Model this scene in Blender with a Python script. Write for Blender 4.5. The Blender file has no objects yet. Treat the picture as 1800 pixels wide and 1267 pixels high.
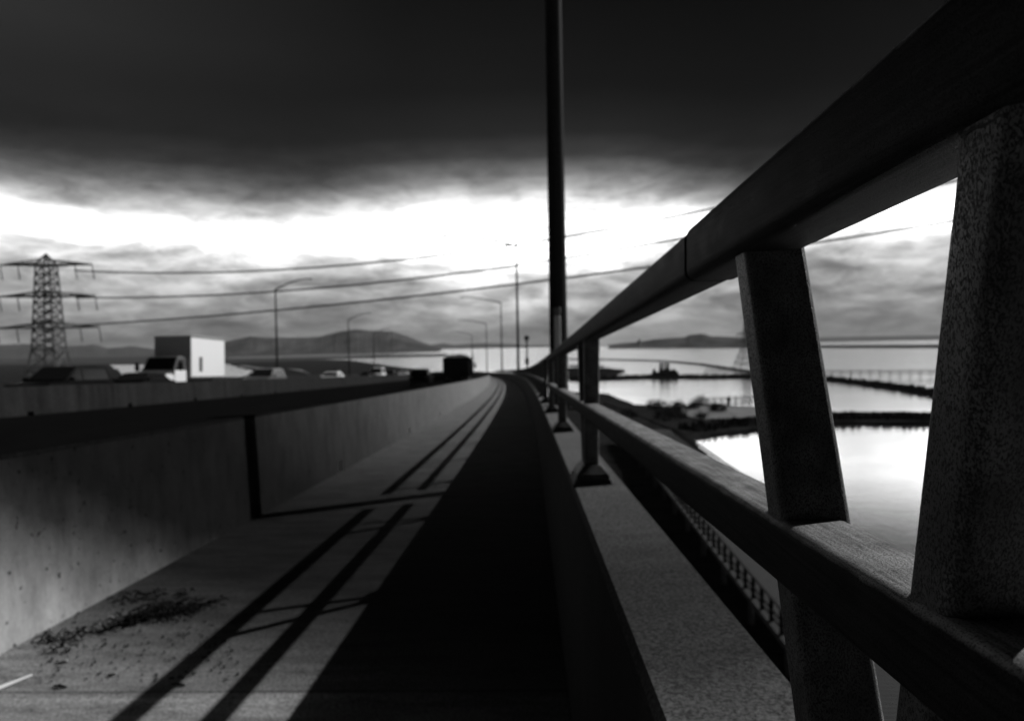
import bpy, math, random
from mathutils import Vector, Matrix
R = math.radians
sc = bpy.context.scene
COL = sc.collection
random.seed(7)

# ------------------------------------------------------------------ camera
HC = 16.0                                   # eye above the water
F = 1150.0                                  # focal length in photo pixels (1800 wide)
YAW = math.atan(32.3 / F); PITCH = math.atan(26.0 / F); ROLL = R(1.0)
EYE = Vector((0, 0, HC))
right0 = Vector((math.cos(YAW), math.sin(YAW), 0))
fwd = Vector((-math.sin(YAW) * math.cos(PITCH), math.cos(YAW) * math.cos(PITCH), -math.sin(PITCH)))
up0 = right0.cross(fwd)
rgt = right0 * math.cos(ROLL) - up0 * math.sin(ROLL)
upv = right0 * math.sin(ROLL) + up0 * math.cos(ROLL)
cd = bpy.data.cameras.new('camera'); cam = bpy.data.objects.new('camera', cd); COL.objects.link(cam)
m = Matrix((rgt, upv, -fwd)).transposed().to_4x4(); m.translation = EYE
cam.matrix_world = m
cd.sensor_width = 36; cd.lens = 36 * F / 1800
cd.clip_start = 0.05; cd.clip_end = 30000
cd.dof.use_dof = True; cd.dof.focus_distance = 0.44; cd.dof.aperture_fstop = 8.5
sc.camera = cam

# ------------------------------------------------------------------ light
SUN_DIR = Vector((1.0, 0.68, 0.78)).normalized()          # towards the sun
SUN_EL = math.asin(SUN_DIR.z); SUN_AZ = math.atan2(SUN_DIR.x, SUN_DIR.y)
sl = bpy.data.lights.new('sun', 'SUN'); sl.energy = 3.3; sl.angle = R(0.5); sl.color = (1, 1, 1)
so = bpy.data.objects.new('sun', sl); COL.objects.link(so)
so.rotation_euler = (-SUN_DIR).to_track_quat('-Z', 'Y').to_euler(); so.location = (50, 34, 80)
sc.view_settings.view_transform = 'Standard'; sc.view_settings.look = 'None'
sc.view_settings.exposure = 0.0; sc.view_settings.gamma = 1.0
sc.cycles.use_denoising = True
sc.cycles.max_bounces = 6
sc.cycles.volume_bounces = 0

class NT:
    """small helper around a node tree"""
    def __init__(s, tree):
        s.t = tree; s.t.nodes.clear()
    def n(s, typ, **kw):
        nd = s.t.nodes.new(typ)
        for k, v in kw.items(): setattr(nd, k, v)
        return nd
    def l(s, a, b): s.t.links.new(a, b)
    def val(s, x, sock):
        if isinstance(x, (int, float)): sock.default_value = x
        else: s.l(x, sock)
    def math(s, op, a, b=0.0, c=None, clamp=False):
        nd = s.n('ShaderNodeMath', operation=op); nd.use_clamp = clamp
        s.val(a, nd.inputs[0]); s.val(b, nd.inputs[1])
        if c is not None: s.val(c, nd.inputs[2])
        return nd.outputs[0]
    def ramp(s, fac, pts, interp='LINEAR'):
        nd = s.n('ShaderNodeValToRGB'); s.val(fac, nd.inputs[0]); cr = nd.color_ramp
        cr.interpolation = interp
        while len(cr.elements) > 1: cr.elements.remove(cr.elements[-1])
        cr.elements[0].position = pts[0][0]; v = pts[0][1]; cr.elements[0].color = (v, v, v, 1)
        for p, v in pts[1:]:
            e = cr.elements.new(p); e.color = (v, v, v, 1)
        return nd.outputs[0]
    def noise(s, vec, scale, detail=4, rough=0.55, dist=0.0):
        nd = s.n('ShaderNodeTexNoise'); 
        if vec is not None: s.l(vec, nd.inputs['Vector'])
        nd.inputs['Scale'].default_value = scale; nd.inputs['Detail'].default_value = detail
        nd.inputs['Roughness'].default_value = rough; nd.inputs['Distortion'].default_value = dist
        return nd.outputs[0]
    def comb(s, x, y, z=0.0):
        nd = s.n('ShaderNodeCombineXYZ')
        s.val(x, nd.inputs[0]); s.val(y, nd.inputs[1]); s.val(z, nd.inputs[2]); return nd.outputs[0]

# ------------------------------------------------------------------ sky: a heavy dark cloud deck over a bright band low above the bay
w = bpy.data.worlds.new('World'); sc.world = w; w.use_nodes = True
T = NT(w.node_tree)
tc = T.n('ShaderNodeTexCoord'); sep = T.n('ShaderNodeSeparateXYZ'); T.l(tc.outputs['Generated'], sep.inputs[0])
X, Y, Z = sep.outputs
hyp = T.math('SQRT', T.math('ADD', T.math('MULTIPLY', X, X), T.math('MULTIPLY', Y, Y)))
el = T.math('DIVIDE', Z, T.math('MAXIMUM', hyp, 0.02))          # tan(elevation)
az = T.math('ARCTAN2', X, Y)
uv = T.comb(T.math('MULTIPLY', az, 1.0), T.math('MULTIPLY', el, 3.0), 3.7)
n1 = T.noise(uv, 2.6, 6, 0.55, 0.3)
n2 = T.noise(T.comb(T.math('MULTIPLY', az, 1.0), T.math('MULTIPLY', el, 3.6), 9.1), 7.0, 8, 0.6, 0.4)
amp = T.ramp(el, [(0.0, 0.10), (0.20, 0.085), (0.29, 0.045), (0.42, 0.012)])
elw = T.math('ADD', el, T.math('MULTIPLY', T.math('SUBTRACT', n1, 0.5), amp))
elw = T.math('ADD', elw, T.math('MULTIPLY', T.math('SUBTRACT', n2, 0.5), T.math('MULTIPLY', amp, 0.4)))
shift = T.ramp(T.math('MULTIPLY_ADD', az, 1 / (2 * math.pi), 0.5), [(0.44, 0.0), (0.475, 0.026), (0.50, 0.034), (0.525, 0.03), (0.55, 0.0)])
elw = T.math('SUBTRACT', elw, T.math('MULTIPLY', shift, T.ramp(el, [(0.12, 0.0), (0.22, 1.0)])))
prof = T.ramp(T.math('MULTIPLY', elw, 1.4), [
    (0.0, 0.15), (0.04, 0.17), (0.085, 0.26), (0.125, 0.37), (0.155, 0.52), (0.18, 0.80), (0.207, 1.80), (0.235, 1.60), (0.262, 0.66), (0.295, 0.25),
    (0.325, 0.10), (0.355, 0.030), (0.40, 0.010), (0.50, 0.0036), (0.70, 0.0012), (1.0, 0.0005)])
n3 = T.noise(T.comb(T.math('MULTIPLY', az, 1.0), T.math('MULTIPLY', el, 2.4), 4.4), 22.0, 6, 0.6, 0.5)
tex = T.ramp(T.math('ADD', T.math('MULTIPLY', n2, 0.68), T.math('MULTIPLY', n3, 0.32)), [(0.36, 0.45), (0.5, 1.0), (0.62, 1.6)])
tmix = T.ramp(el, [(0.22, 1.0), (0.33, 0.15)])
tex = T.math('MULTIPLY_ADD', T.math('SUBTRACT', tex, 1.0), tmix, 1.0)
band = T.math('MULTIPLY', prof, tex)
azr = T.math('MULTIPLY_ADD', az, 1 / (2 * math.pi), 0.5)         # 0.5 = straight ahead
azg = T.ramp(azr, [(0.0, 0.012), (0.29, 0.02), (0.345, 0.35), (0.38, 0.95), (0.41, 1.0), (0.45, 0.85), (0.485, 1.35), (0.52, 1.25), (0.56, 0.90), (0.61, 1.25), (0.66, 0.3), (0.71, 0.02)])
topl = T.ramp(azr, [(0.28, 0.0), (0.36, 0.026), (0.42, 0.011), (0.47, 0.002), (0.52, 0.0)])
toph = T.math('MULTIPLY', topl, T.ramp(el, [(0.26, 0), (0.42, 1.0)]))
cloud = T.math('ADD', T.math('MULTIPLY', band, azg), toph)
sky = T.n('ShaderNodeTexSky', sky_type='NISHITA'); sky.sun_disc = False
sky.sun_elevation = SUN_EL; sky.sun_rotation = SUN_AZ; sky.dust_density = 2.0
bw = T.n('ShaderNodeRGBToBW'); T.l(sky.outputs[0], bw.inputs[0])
lum = T.math('MINIMUM', T.math('MULTIPLY_ADD', bw.outputs[0], 0.1, 8.0), 10.0)
SKYGAIN = 1.45
colr = T.math('MULTIPLY', T.math('MULTIPLY', cloud, lum), SKYGAIN)
bg = T.n('ShaderNodeBackground'); T.l(colr, bg.inputs[0]); bg.inputs[1].default_value = 0.1
wo = T.n('ShaderNodeOutputWorld'); T.l(bg.outputs[0], wo.inputs[0])

# ------------------------------------------------------------------ materials (all neutral: the place is seen in black and white)
def mat(name, base, rough=0.8, fn=None, metallic=0.0, spec=0.5):
    mt = bpy.data.materials.new(name); mt.use_nodes = True
    t = NT(mt.node_tree); b = t.n('ShaderNodeBsdfPrincipled'); o = t.n('ShaderNodeOutputMaterial'); t.l(b.outputs[0], o.inputs[0])
    b.inputs['Base Color'].default_value = (base, base, base, 1); b.inputs['Roughness'].default_value = rough
    b.inputs['Metallic'].default_value = metallic; b.inputs['Specular IOR Level'].default_value = spec
    if fn: fn(t, b)
    return mt
def bump(t, b, h, strength, dist=0.01):
    nd = t.n('ShaderNodeBump'); nd.inputs['Strength'].default_value = strength; nd.inputs['Distance'].default_value = dist
    t.l(h, nd.inputs['Height']); t.l(nd.outputs[0], b.inputs['Normal'])
def objco(t): return t.n('ShaderNodeTexCoord').outputs['Object']
def stretch(t, v, x, y, z):
    nd = t.n('ShaderNodeMapping'); t.l(v, nd.inputs[0]); nd.inputs['Scale'].default_value = (x, y, z); return nd.outputs[0]
def speck(lo, hi, scale=60, bs=0.3, streak=None, bd=0.004):
    def fn(t, b):
        c = objco(t); a = t.noise(c, scale, 6, 0.7)
        big = t.noise(c, 1.3, 4)
        f = t.math('ADD', t.math('MULTIPLY', a, 0.7), t.math('MULTIPLY', big, 0.3))
        if streak:
            st = t.noise(stretch(t, c, streak, streak, streak * 0.06), 1.0, 5, 0.6)
            f = t.math('ADD', t.math('MULTIPLY', f, 0.5), t.math('MULTIPLY', st, 0.5))
        t.l(t.ramp(f, [(0.36, lo), (0.64, hi)]), b.inputs['Base Color'])
        bump(t, b, a, bs, bd)
    return fn
def steel(t, b):
    c = objco(t)
    a = t.noise(c, 900, 3, 0.6); g = t.noise(c, 30, 4); st = t.noise(stretch(t, c, 260, 6, 260), 1.0, 4, 0.65)
    pit = t.ramp(a, [(0.40, 0.0), (0.50, 1.0)])
    f = t.math('ADD', t.math('MULTIPLY', st, 0.6), t.math('MULTIPLY', g, 0.4))
    base = t.ramp(f, [(0.38, 0.09), (0.62, 0.26)])
    # sunlit top and shaded sides painted into the steel colour
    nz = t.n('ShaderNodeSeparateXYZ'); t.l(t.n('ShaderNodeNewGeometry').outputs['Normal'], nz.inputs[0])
    top_light = t.ramp(t.math('ADD', nz.outputs[2], t.math('MULTIPLY', t.math('SUBTRACT', g, 0.5), 0.5)), [(0.35, 0.09), (0.75, 1.55)])
    mx = t.math('MULTIPLY', t.math('MULTIPLY', base, top_light), t.math('MULTIPLY_ADD', pit, 0.7, 0.3))
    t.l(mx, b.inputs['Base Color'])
    t.l(t.math('MULTIPLY_ADD', g, 0.25, 0.42), b.inputs['Roughness'])
    bump(t, b, t.math('ADD', pit, t.math('MULTIPLY', st, 0.3)), 0.55, 0.0012)
def steel_post(t, b):
    c = objco(t)
    a = t.noise(stretch(t, c, 1, 1, 0.6), 850, 5, 0.65); g = t.noise(c, 26, 4)
    pit = t.ramp(a, [(0.43, 0.0), (0.53, 1.0)])
    t.l(t.math('MULTIPLY', t.ramp(g, [(0.3, 0.018), (0.7, 0.07)]), t.math('MULTIPLY_ADD', pit, 1.0, 0.12)), b.inputs['Base Color'])
    t.l(t.math('MULTIPLY_ADD', pit, -0.25, 0.62), b.inputs['Roughness'])
    bump(t, b, pit, 0.6, 0.001)
M = {}
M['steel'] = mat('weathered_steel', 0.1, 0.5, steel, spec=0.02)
M['post'] = mat('pitted_steel', 0.12, 0.5, steel_post, spec=0.22)
M['gap'] = mat('dark_gap', 0.01, 0.9)
def path_fn(t, b):
    u = t.n('ShaderNodeUVMap').outputs[0]; s = t.n('ShaderNodeSeparateXYZ'); t.l(u, s.inputs[0]); d = s.outputs[1]
    c = objco(t)
    fine = t.noise(c, 90, 6, 0.75); mid = t.noise(stretch(t, c, 1.0, 5.0, 1), 2.2, 5, 0.65); patch = t.noise(c, 0.7, 3)
    cx = t.n('ShaderNodeSeparateXYZ'); t.l(c, cx.inputs[0])
    # uneven light painted as albedo: dark mid-run, bright by wall foot; newer slab nearest
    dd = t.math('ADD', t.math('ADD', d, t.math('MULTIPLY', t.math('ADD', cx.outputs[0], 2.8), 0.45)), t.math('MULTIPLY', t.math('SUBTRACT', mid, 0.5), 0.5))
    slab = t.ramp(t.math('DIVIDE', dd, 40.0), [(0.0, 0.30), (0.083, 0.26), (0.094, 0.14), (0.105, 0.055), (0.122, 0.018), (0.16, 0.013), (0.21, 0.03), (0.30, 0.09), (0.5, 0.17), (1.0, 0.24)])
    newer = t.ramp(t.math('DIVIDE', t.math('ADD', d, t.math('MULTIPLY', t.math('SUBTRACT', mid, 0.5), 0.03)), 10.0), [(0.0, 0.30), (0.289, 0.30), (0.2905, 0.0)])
    newer = t.math('MULTIPLY', newer, t.ramp(t.math('MULTIPLY_ADD', cx.outputs[0], 0.25, 1.0), [(0.70, 1.0), (0.86, 0.25)]))  # slab colour lowered toward the parapet, where its shadow lies
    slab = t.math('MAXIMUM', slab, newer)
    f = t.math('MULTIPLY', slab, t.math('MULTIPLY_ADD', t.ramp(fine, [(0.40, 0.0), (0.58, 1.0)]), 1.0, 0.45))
    f = t.math('MULTIPLY', f, t.math('MULTIPLY_ADD', t.ramp(mid, [(0.38, 0.0), (0.6, 1.0)]), 0.5, 0.65))
    jt = t.math('ABSOLUTE', t.math('SUBTRACT', t.math('FRACT', t.math('DIVIDE', t.math('SUBTRACT', d, 0.63), 4.57)), 0.5))
    f = t.math('MULTIPLY', f, t.ramp(t.math('ADD', jt, t.math('MULTIPLY', fine, 0.0015)), [(0.0, 0.25), (0.0016, 0.3), (0.0026, 1.0)]))
    sp = t.ramp(t.noise(c, 26, 3, 0.8), [(0.30, 0.25), (0.36, 1.0)])
    f = t.math('MULTIPLY', f, sp)
    t.l(f, b.inputs['Base Color']); bump(t, b, fine, 0.5, 0.006)
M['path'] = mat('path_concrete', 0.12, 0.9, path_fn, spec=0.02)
def barrier_fn(t, b):
    u = t.n('ShaderNodeUVMap').outputs[0]; s = t.n('ShaderNodeSeparateXYZ'); t.l(u, s.inputs[0]); d = s.outputs[1]; h = s.outputs[0]
    c = objco(t)
    fine = t.noise(c, 40, 6, 0.7); st = t.noise(stretch(t, c, 4, 4, 1.3), 1.6, 8, 0.75); big = t.noise(c, 0.9, 4)
    # light and gloom put into the colour: bright low near, dark beyond, lighter far
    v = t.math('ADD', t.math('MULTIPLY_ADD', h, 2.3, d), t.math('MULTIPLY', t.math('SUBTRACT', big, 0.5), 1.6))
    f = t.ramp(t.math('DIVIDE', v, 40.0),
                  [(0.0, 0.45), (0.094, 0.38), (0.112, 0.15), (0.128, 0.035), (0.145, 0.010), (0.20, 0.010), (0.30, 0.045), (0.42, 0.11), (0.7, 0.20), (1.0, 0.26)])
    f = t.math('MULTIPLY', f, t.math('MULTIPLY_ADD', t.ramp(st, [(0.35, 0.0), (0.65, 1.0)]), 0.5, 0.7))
    pit = t.ramp(t.noise(c, 20, 3, 0.5), [(0.30, 0.3), (0.345, 1.0)])
    f = t.math('MULTIPLY', f, t.math('MULTIPLY', pit, t.math('MULTIPLY_ADD', fine, 0.5, 0.75)))
    t.l(f, b.inputs['Base Color']); bump(t, b, t.math('ADD', fine, pit), 0.35, 0.006)
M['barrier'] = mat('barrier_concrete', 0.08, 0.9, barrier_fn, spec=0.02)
M['cap'] = mat('blackened_cap', 0.012, 0.95, speck(0.004, 0.01, 30), spec=0.0)
M['median'] = mat('median_concrete', 0.06, 0.85, speck(0.012, 0.035, 8, streak=3), spec=0.02)
def par_fn(t, b):
    c = objco(t); fine = t.noise(c, 130, 5, 0.8); big = t.noise(c, 2.5, 4); st = t.noise(stretch(t, c, 1, 6, 1), 3, 4)
    u = t.n('ShaderNodeUVMap').outputs[0]; s = t.n('ShaderNodeSeparateXYZ'); t.l(u, s.inputs[0])
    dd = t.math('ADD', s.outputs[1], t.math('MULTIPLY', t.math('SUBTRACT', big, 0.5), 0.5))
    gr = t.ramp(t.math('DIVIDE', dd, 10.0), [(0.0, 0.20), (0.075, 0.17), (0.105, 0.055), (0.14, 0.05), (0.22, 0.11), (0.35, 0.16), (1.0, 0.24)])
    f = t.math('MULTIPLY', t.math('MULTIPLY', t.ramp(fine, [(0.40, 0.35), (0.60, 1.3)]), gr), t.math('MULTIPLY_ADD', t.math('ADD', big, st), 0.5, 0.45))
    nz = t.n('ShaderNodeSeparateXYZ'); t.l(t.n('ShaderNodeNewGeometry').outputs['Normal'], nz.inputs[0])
    f = t.math('MULTIPLY', f, t.ramp(nz.outputs[2], [(0.3, 0.25), (0.6, 1.0)]))      # shade of the upright faces put into the colour
    t.l(f, b.inputs['Base Color']); bump(t, b, fine, 0.5, 0.004)
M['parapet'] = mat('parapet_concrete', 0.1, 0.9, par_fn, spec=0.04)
M['asphalt'] = mat('asphalt', 0.02, 0.9, speck(0.004, 0.009, 20), spec=0.0)
M['marking'] = mat('road_paint', 0.012, 0.9, spec=0.0)
M['pole'] = mat('pole_steel', 0.03, 0.7, speck(0.015, 0.03, 25, 0.1), spec=0.02)
M['lamp_head'] = mat('lamp_casing', 0.08, 0.5)
M['glass_lamp'] = mat('lamp_glass', 0.3, 0.2)
M['lattice'] = mat('lattice_steel', 0.07, 0.7)
M['wire'] = mat('cable', 0.10, 0.6)
M['insul'] = mat('insulator', 0.06, 0.4)
M['hill'] = mat('hill_grass', 0.07, 1.0, speck(0.012, 0.13, 0.009, 0.0), spec=0.0)
M['farland'] = mat('far_land', 0.06, 1.0, speck(0.03, 0.09, 0.02, 0.0), spec=0.0)
M['land'] = mat('marsh_mud', 0.05, 0.95, speck(0.008, 0.035, 0.5, 0.3, bd=0.1), spec=0.0)
M['sand'] = mat('pale_dry_ground', 0.3, 0.95, speck(0.12, 0.26, 0.3, 0.3, bd=0.1), spec=0.1)
M['reed'] = mat('dark_marsh_plants', 0.03, 0.9, speck(0.005, 0.016, 3, 0.2), spec=0.0)
M['leaf'] = mat('dark_leaves', 0.04, 0.8, speck(0.003, 0.014, 4, 0.0), spec=0.0)
M['bark'] = mat('bark', 0.05, 0.9)
M['wood'] = mat('old_timber', 0.09, 0.85, speck(0.05, 0.14, 3, 0.3))
M['timber_pale'] = mat('pale_timber_rail', 0.018, 0.8, spec=0.02)
M['deckwood'] = mat('pier_deck', 0.03, 0.9, speck(0.005, 0.012, 2, 0.3))
M['black'] = mat('black_car_paint', 0.004, 0.5, spec=0.04)
M['grey'] = mat('grey_car_paint', 0.10, 0.3)
M['white'] = mat('white_paint', 0.9, 0.4)
M['glass'] = mat('car_glass', 0.01, 0.06, spec=0.5)
M['tyre'] = mat('rubber', 0.015, 0.9)
M['chrome'] = mat('bright_metal', 0.6, 0.25, metallic=1.0)
M['load'] = mat('truck_load', 0.03, 0.95, speck(0.02, 0.05, 3, 0.4, bd=0.05))
M['lens'] = mat('lamp_lens', 0.5, 0.15)
M['litter'] = mat('dead_seaweed', 0.008, 0.9, spec=0.1)
M['stick'] = mat('bleached_stick', 0.8, 0.6)
M['sticker'] = mat('pale_plate', 0.35, 0.6)
M['pebble'] = mat('pebble', 0.3, 0.8)
def water_fn(t, b):
    c = objco(t)
    a = t.noise(stretch(t, c, 0.9, 1.6, 1), 1.0, 5, 0.6); g = t.noise(stretch(t, c, 0.05, 0.12, 1), 1.0, 3)
    bump(t, b, t.math('ADD', t.math('MULTIPLY', a, 0.6), t.math('MULTIPLY', g, 0.3)), 0.35, 0.06)
    b.inputs['IOR'].default_value = 1.6; b.inputs['Metallic'].default_value = 1.0; b.inputs['Base Color'].default_value = (1, 1, 1, 1)
    t.l(t.math('MULTIPLY_ADD', g, 0.10, 0.09), b.inputs['Roughness'])
M['water'] = mat('bay_water', 0.012, 0.06, water_fn)

# ------------------------------------------------------------------ mesh helpers
def props(o, label=None, cat=None, group=None, kind=None):
    if label: o['label'] = label
    if cat: o['category'] = cat
    if group: o['group'] = group
    if kind: o['kind'] = kind
    return o
def empty(name, loc, label, cat, group=None, rz=0.0):
    o = bpy.data.objects.new(name, None); o.empty_display_size = 0.3; COL.objects.link(o)
    o.location = loc; o.rotation_euler = (0, 0, rz); return props(o, label, cat, group)
class MB:
    def __init__(s): s.v = []; s.f = []; s.uv = []
    def quad(s, pts, uvs=None):
        i = len(s.v); s.v += [tuple(p) for p in pts]; s.f.append(tuple(range(i, i + len(pts)))); s.uv.append(uvs)
    def add(s, vs, fs):
        i = len(s.v); s.v += [tuple(p) for p in vs]
        for f in fs: s.f.append(tuple(i + k for k in f)); s.uv.append(None)
    def box(s, lo, hi, mtx=None):
        x0, y0, z0 = lo; x1, y1, z1 = hi
        vs = [(x0, y0, z0), (x1, y0, z0), (x1, y1, z0), (x0, y1, z0), (x0, y0, z1), (x1, y0, z1), (x1, y1, z1), (x0, y1, z1)]
        if mtx: vs = [mtx @ Vector(p) for p in vs]
        s.add(vs, [(0, 3, 2, 1), (4, 5, 6, 7), (0, 1, 5, 4), (1, 2, 6, 5), (2, 3, 7, 6), (3, 0, 4, 7)])
    def cbox(s, lo, hi, c=0.02, mtx=None):
        """box with chamfered edges"""
        n = len(s.v); x0, y0, z0 = lo; x1, y1, z1 = hi
        prof = [(x0 + c, y0), (x1 - c, y0), (x1, y0 + c), (x1, y1 - c), (x1 - c, y1), (x0 + c, y1), (x0, y1 - c), (x0, y0 + c)]
        cx, cy = (x0 + x1) / 2, (y0 + y1) / 2
        def ring(k, z): return [(cx + (x - cx) * (1 - k * c / max(abs(x1 - cx), 1e-6)), cy + (y - cy) * (1 - k * c / max(abs(y1 - cy), 1e-6)), z) for x, y in prof]
        vs = ring(1, z0) + ring(0, z0 + c) + ring(0, z1 - c) + ring(1, z1)
        if mtx: vs = [mtx @ Vector(p) for p in vs]
        fs = [tuple(reversed(range(8))), tuple(range(24, 32))]
        for r in range(3):
            for i in range(8): j = (i + 1) % 8; fs.append((r * 8 + i, r * 8 + j, r * 8 + 8 + j, r * 8 + 8 + i))
        s.add(vs, fs)
    def tube(s, pts, rad, n=8, cap=True):
        pts = [Vector(p) for p in pts]
        if isinstance(rad, (int, float)): rad = [rad] * len(pts)
        vs = []; prev = None
        for i, p in enumerate(pts):
            tg = (pts[min(i + 1, len(pts) - 1)] - pts[max(i - 1, 0)]).normalized()
            a = prev if prev is not None else (Vector((0, 0, 1)) if abs(tg.z) < 0.9 else Vector((1, 0, 0)))
            u = (a - tg * a.dot(tg)).normalized(); prev = u; v = tg.cross(u)
            for k in range(n):
                an = 2 * math.pi * k / n; vs.append(p + (u * math.cos(an) + v * math.sin(an)) * rad[i])
        fs = []
        for i in range(len(pts) - 1):
            for k in range(n): j = (k + 1) % n; fs.append((i * n + k, i * n + j, (i + 1) * n + j, (i + 1) * n + k))
        if cap: fs.append(tuple(reversed(range(n)))); fs.append(tuple(range((len(pts) - 1) * n, len(pts) * n)))
        s.add(vs, fs)
    def beam(s, a, b, wd, ht=None, prof=None, upd=(0, 0, 1)):
        """straight bar of rectangular (or given) section from a to b"""
        a = Vector(a); b = Vector(b); tg = (b - a).normalized(); upd = Vector(upd)
        sd = tg.cross(upd).normalized(); u = sd.cross(tg)
        ht = ht or wd
        prof = prof or [(-wd / 2, -ht / 2), (wd / 2, -ht / 2), (wd / 2, ht / 2), (-wd / 2, ht / 2)]
        n = len(prof); vs = [p + sd * x + u * y for p in (a, b) for x, y in prof]
        fs = [tuple(reversed(range(n))), tuple(range(n, 2 * n))] + [(i, (i + 1) % n, n + (i + 1) % n, n + i) for i in range(n)]
        s.add(vs, fs)
    def build(s, name, mt, parent=None, smooth=False, loc=None):
        me = bpy.data.meshes.new(name); off = Vector(loc) if loc is not None else Vector((0, 0, 0))
        me.from_pydata([Vector(p) - off for p in s.v], [], s.f)
        if any(u for u in s.uv):
            ul = me.uv_layers.new(name='UVMap'); k = 0
            for u, f in zip(s.uv, s.f):
                for i in range(len(f)):
                    ul.data[k].uv = u[i] if u else (0, 0); k += 1
        me.materials.append(mt); me.update()
        if smooth:
            try:
                me.shade_smooth() ; me.set_sharp_from_angle(angle=R(35))
            except Exception: pass
        o = bpy.data.objects.new(name, me); COL.objects.link(o); o.location = off
        if parent: o.parent = parent
        return o
def rrect(wd, ht, r, n=4):
    out = []
    for cx, cy, a0 in ((wd / 2 - r, ht / 2 - r, 0), (-wd / 2 + r, ht / 2 - r, 90), (-wd / 2 + r, -ht / 2 + r, 180), (wd / 2 - r, -ht / 2 + r, 270)):
        for k in range(n + 1):
            a = R(a0 + 90 * k / n); out.append((cx + r * math.cos(a), cy + r * math.sin(a)))
    return out
def copy_tree(o, parent=None):
    c = o.copy(); COL.objects.link(c); c.parent = parent
    for ch in list(o.children): copy_tree(ch, c)
    return c

# ------------------------------------------------------------------ alignment of the bridge: a gentle left curve on a downgrade
RC = 1453.0; G = 0.0398; K = 37440.0; PZ = HC - 1.4375
def P(d, lat, h=0.0):
    """point at station d along the path, lat metres to the right, h above the path surface"""
    th = d / RC
    return Vector((-RC + (RC + lat) * math.cos(th), (RC + lat) * math.sin(th), PZ - G * d + d * d / (2 * K) + h))
def frame(d):
    """origin, forward, right at station d"""
    a = P(d - 0.5, 0); b = P(d + 0.5, 0); fw = (b - a).normalized(); rt = Vector((math.cos(d / RC), math.sin(d / RC), 0)); return fw, rt
def ground(px, py, z=0.0):
    """where the sight line of a photo pixel meets the level z: used to survey the far shore"""
    v = fwd * F + rgt * (px - 900) - upv * (py - 633.5)
    return EYE + v * ((z - HC) / v.z)
def at_depth(px, py, dep):
    v = fwd * F + rgt * (px - 900) - upv * (py - 633.5)
    return EYE + v * (dep / F)
def stations(a, b):
    s = [a]
    while s[-1] < b - 1e-6:
        d = s[-1]; s.append(min(b, d + (0.5 if d < 12 else 1.5 if d < 60 else 4.0)))
    return s
def sweep(mb, prof, st, closed=True, caps=True):
    n = len(prof); per = [0.0]
    for i in range(n): 
        a, b = prof[i], prof[(i + 1) % n]; per.append(per[-1] + math.hypot(b[0] - a[0], b[1] - a[1]))
    for i in range(len(st) - 1):
        for k in range(n if closed else n - 1):
            a, b = prof[k], prof[(k + 1) % n]
            mb.quad([P(st[i], *a), P(st[i], *b), P(st[i + 1], *b), P(st[i + 1], *a)],
                    [(a[1], st[i]), (b[1], st[i]), (b[1], st[i + 1]), (a[1], st[i + 1])])
    if caps and closed:
        mb.quad([P(st[0], *p) for p in reversed(prof)], [(0, 0)] * n); mb.quad([P(st[-1], *p) for p in prof], [(0, 0)] * n)

SCUP = [9.6 + 5.8 * k for k in range(-3, 30) if k != -1]
def wall_with_scuppers(name, top_prof, base_prof, sc_list, st0, st1, mt, parent, wd=0.16):
    """continuous wall above, base course interrupted by drain openings"""
    mb = MB(); sweep(mb, top_prof, stations(st0, st1))
    cur = st0
    for s_ in [x for x in sc_list if st0 < x - wd and x + wd < st1]:
        sweep(mb, base_prof, stations(cur, s_ - wd / 2)); cur = s_ + wd / 2
    sweep(mb, base_prof, stations(cur, st1))
    return mb.build(name, mt, parent)

# -- path and road
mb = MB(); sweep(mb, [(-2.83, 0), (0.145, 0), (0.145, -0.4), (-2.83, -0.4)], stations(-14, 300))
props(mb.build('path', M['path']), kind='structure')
def rh(lat): return 0.0155 * (-3.1 - lat)
mb = MB(); sweep(mb, [(-36.9, rh(-36.9)), (-3.18, rh(-3.18)), (-2.835, -0.02), (0.36, -0.42), (0.36, -1.6), (-2, -2.2), (-34, -2.2), (-36.9, -1.4)], stations(-14, 420))
props(mb.build('road', M['asphalt']), kind='structure')
mb = MB()
for lat in (-4.0, -16.2):
    for a, b in zip(stations(-10, 200)[:-1], stations(-10, 200)[1:]):
        mb.quad([P(a, lat - .06, rh(lat) + .005), P(a, lat + .06, rh(lat) + .004), P(b, lat + .06, rh(lat) + .004), P(b, lat - .06, rh(lat) + .005)])
for lat in (-7.7, -11.4):
    d = -8
    while d < 200:
        mb.quad([P(d, lat - .06, rh(lat) + .005), P(d, lat + .06, rh(lat) + .004), P(d + 3, lat + .06, rh(lat) + .004), P(d + 3, lat - .06, rh(lat) + .005)]); d += 12
props(mb.build('lane_markings', M['marking']), kind='structure')

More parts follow.
